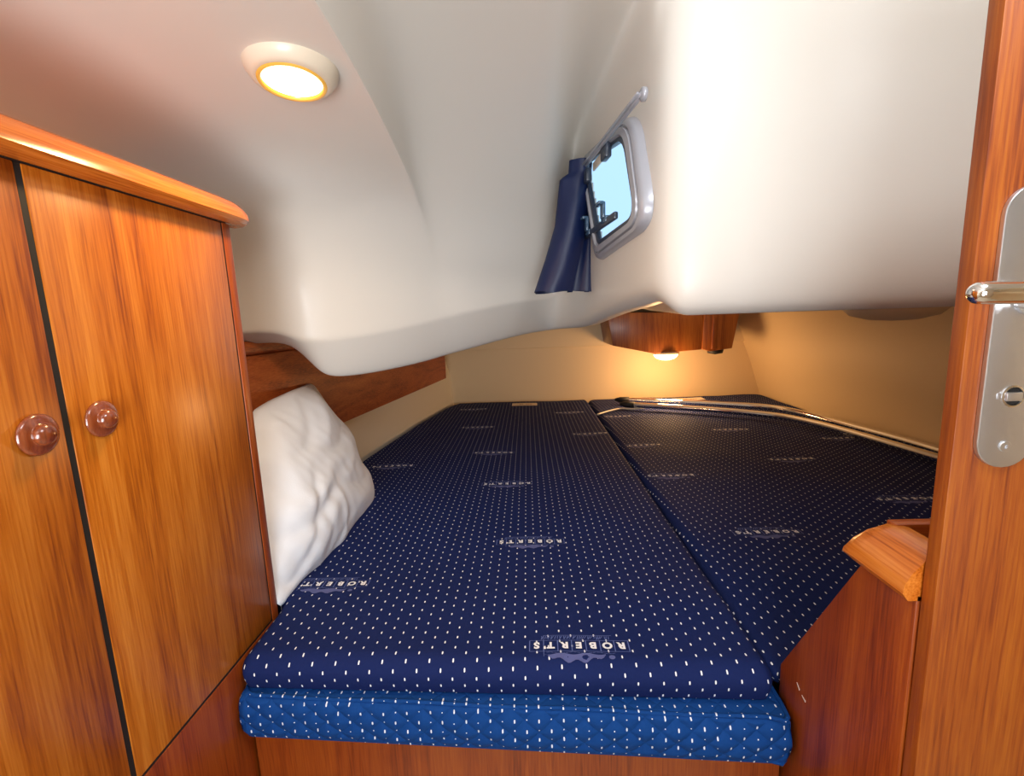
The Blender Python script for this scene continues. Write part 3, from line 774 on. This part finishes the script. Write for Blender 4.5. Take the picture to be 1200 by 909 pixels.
# ------------------------------------------------------------------ pillow
A0 = V(-.505, .835, -.545); A1 = V(-.535, 1.40, -.545); TOPP = V(-.665, 1.10, -.18)
PN = (A1 - A0).cross(TOPP - A0).normalized()
if PN.dot(V(1, -1, .5)) < 0: PN = -PN
def pp_(px, py): return onP(px, py, A0, PN)
out2 = [(326, 713), (342, 695), (352, 684), (372, 664), (388, 651), (398, 637), (413, 618), (430, 597), (434, 577), (430, 556), (419, 540), (409, 520), (404, 503), (390, 488), (381, 470), (372, 451), (366, 447), (356, 452), (338, 459), (318, 468), (296, 481), (284, 500), (282, 540), (288, 590), (298, 650), (310, 690), (320, 706), (323, 712)]
OP = [pp_(*p) for p in out2]
cen = pp_(345, 585)
E1 = (A1 - A0).normalized(); E2 = PN.cross(E1)
def uvp(p): d = p - cen; return d.dot(E1), d.dot(E2)
pol = [uvp(p) for p in OP]
NA, NR = 180, 46
def radius(th):
    best = 0; dx, dy = math.cos(th), math.sin(th)
    for i in range(len(pol)):
        a, b = pol[i - 1], pol[i]; ex, ey = b[0] - a[0], b[1] - a[1]
        den = dx * ey - dy * ex
        if abs(den) < 1e-12: continue
        t = (a[0] * ey - a[1] * ex) / den; s_ = (a[0] * dy - a[1] * dx) / den
        if t > 0 and -1e-6 <= s_ <= 1 + 1e-6: best = max(best, t)
    return best
rad = [radius(k / NA * math.tau) for k in range(NA)]
rad = [(rad[k - 1] + 2 * rad[k] + rad[(k + 1) % NA]) / 4 for k in range(NA)]
def fold(u, v):
    """creases running from the corners across the pillow"""
    s = 0
    for (cx, cy, dx, dy, wd, am, ln) in FOLDS:
        L2 = math.hypot(dx, dy); ux, uy = dx / L2, dy / L2
        a = (u - cx) * ux + (v - cy) * uy; b_2 = -(u - cx) * uy + (v - cy) * ux
        b_2 += .02 * math.sin(a * 18)
        g_ = math.exp(-(b_2 / wd) ** 2) * S(a / (.15 * ln) + .5) * S((ln - a) / (.4 * ln) + .2)
        s += am * g_
    return s
def im(px, py): return uvp(pp_(px, py))
FOLDS = []
for (p, q, wd, am) in [((300, 640), (425, 545), .012, -.016), ((305, 612), (410, 520), .014, .014), ((325, 705), (372, 600), .014, .015), ((330, 690), (340, 560), .010, -.014), ((365, 452), (335, 560), .014, .013),
                       ((352, 458), (310, 560), .012, -.016), ((402, 505), (330, 545), .010, -.013), ((405, 520), (345, 600), .012, .011), ((372, 664), (330, 600), .012, -.013), ((388, 650), (350, 570), .010, .010),
                       ((300, 500), (318, 600), .018, .016), ((430, 590), (380, 600), .014, .009), ((345, 690), (395, 610), .009, -.010), ((296, 690), (345, 668), .008, -.012)]:
    a = im(*p); b2_ = im(*q); FOLDS.append((a[0], a[1], b2_[0] - a[0], b2_[1] - a[1], wd * 1.6, am * .36, math.hypot(b2_[0] - a[0], b2_[1] - a[1])))
CORN = [(im(326, 712), .10), (im(368, 448), .10)]
bm = bmesh.new()
def pv(side, i, k):
    r_ = (i / NR); rr_ = 1 - (1 - r_) ** 1.0
    th = k / NA * math.tau; R_ = rad[k] * rr_
    u, v = R_ * math.cos(th), R_ * math.sin(th)
    thick = (.085 if side > 0 else .04) * (max(0, 1 - rr_ ** 2.4)) ** .62
    for q_, w_ in CORN: thick *= 1 - .75 * math.exp(-((u - q_[0]) ** 2 + (v - q_[1]) ** 2) / w_ ** 2)
    edge_k = 1 if rr_ > .999 else 0
    wr = 0
    if side > 0:
        m_ = min(1, (1 - rr_) * 6 + .1)
        wr = fold(u, v) * m_ + .004 * noise.noise(V(u * 7, v * 7, 1)) * m_ + .002 * noise.noise(V(u * 34 + v * 12, v * 10, 5)) * m_
    o_ = side * thick + (wr if not edge_k else 0) + .006 * math.sin(th * 9) * rr_ ** 6
    p = cen + E1 * u + E2 * v + PN * o_
    return p
front = [[bm.verts.new(pv(1, 0, 0))]]; back = [[bm.verts.new(pv(-1, 0, 0))]]
for i in range(1, NR + 1): front.append([bm.verts.new(pv(1, i, k)) for k in range(NA)])
for i in range(1, NR): back.append([bm.verts.new(pv(-1, i, k)) for k in range(NA)])
back.append(front[-1])
for G_ in (front, back):
    for k in range(NA): bm.faces.new((G_[0][0], G_[1][k], G_[1][(k + 1) % NA]))
    for i in range(1, NR):
        for k in range(NA): bm.faces.new((G_[i][k], G_[i + 1][k], G_[i + 1][(k + 1) % NA], G_[i][(k + 1) % NA]))
pil = link('pillow', bm, white, origin=tuple(cen)); tag(pil, 'crumpled white pillow wedged between the teak locker and the hull', 'pillow')

# helper properties are not part of the scene
for o in bpy.data.objects:
    if '_org' in o: del o['_org']
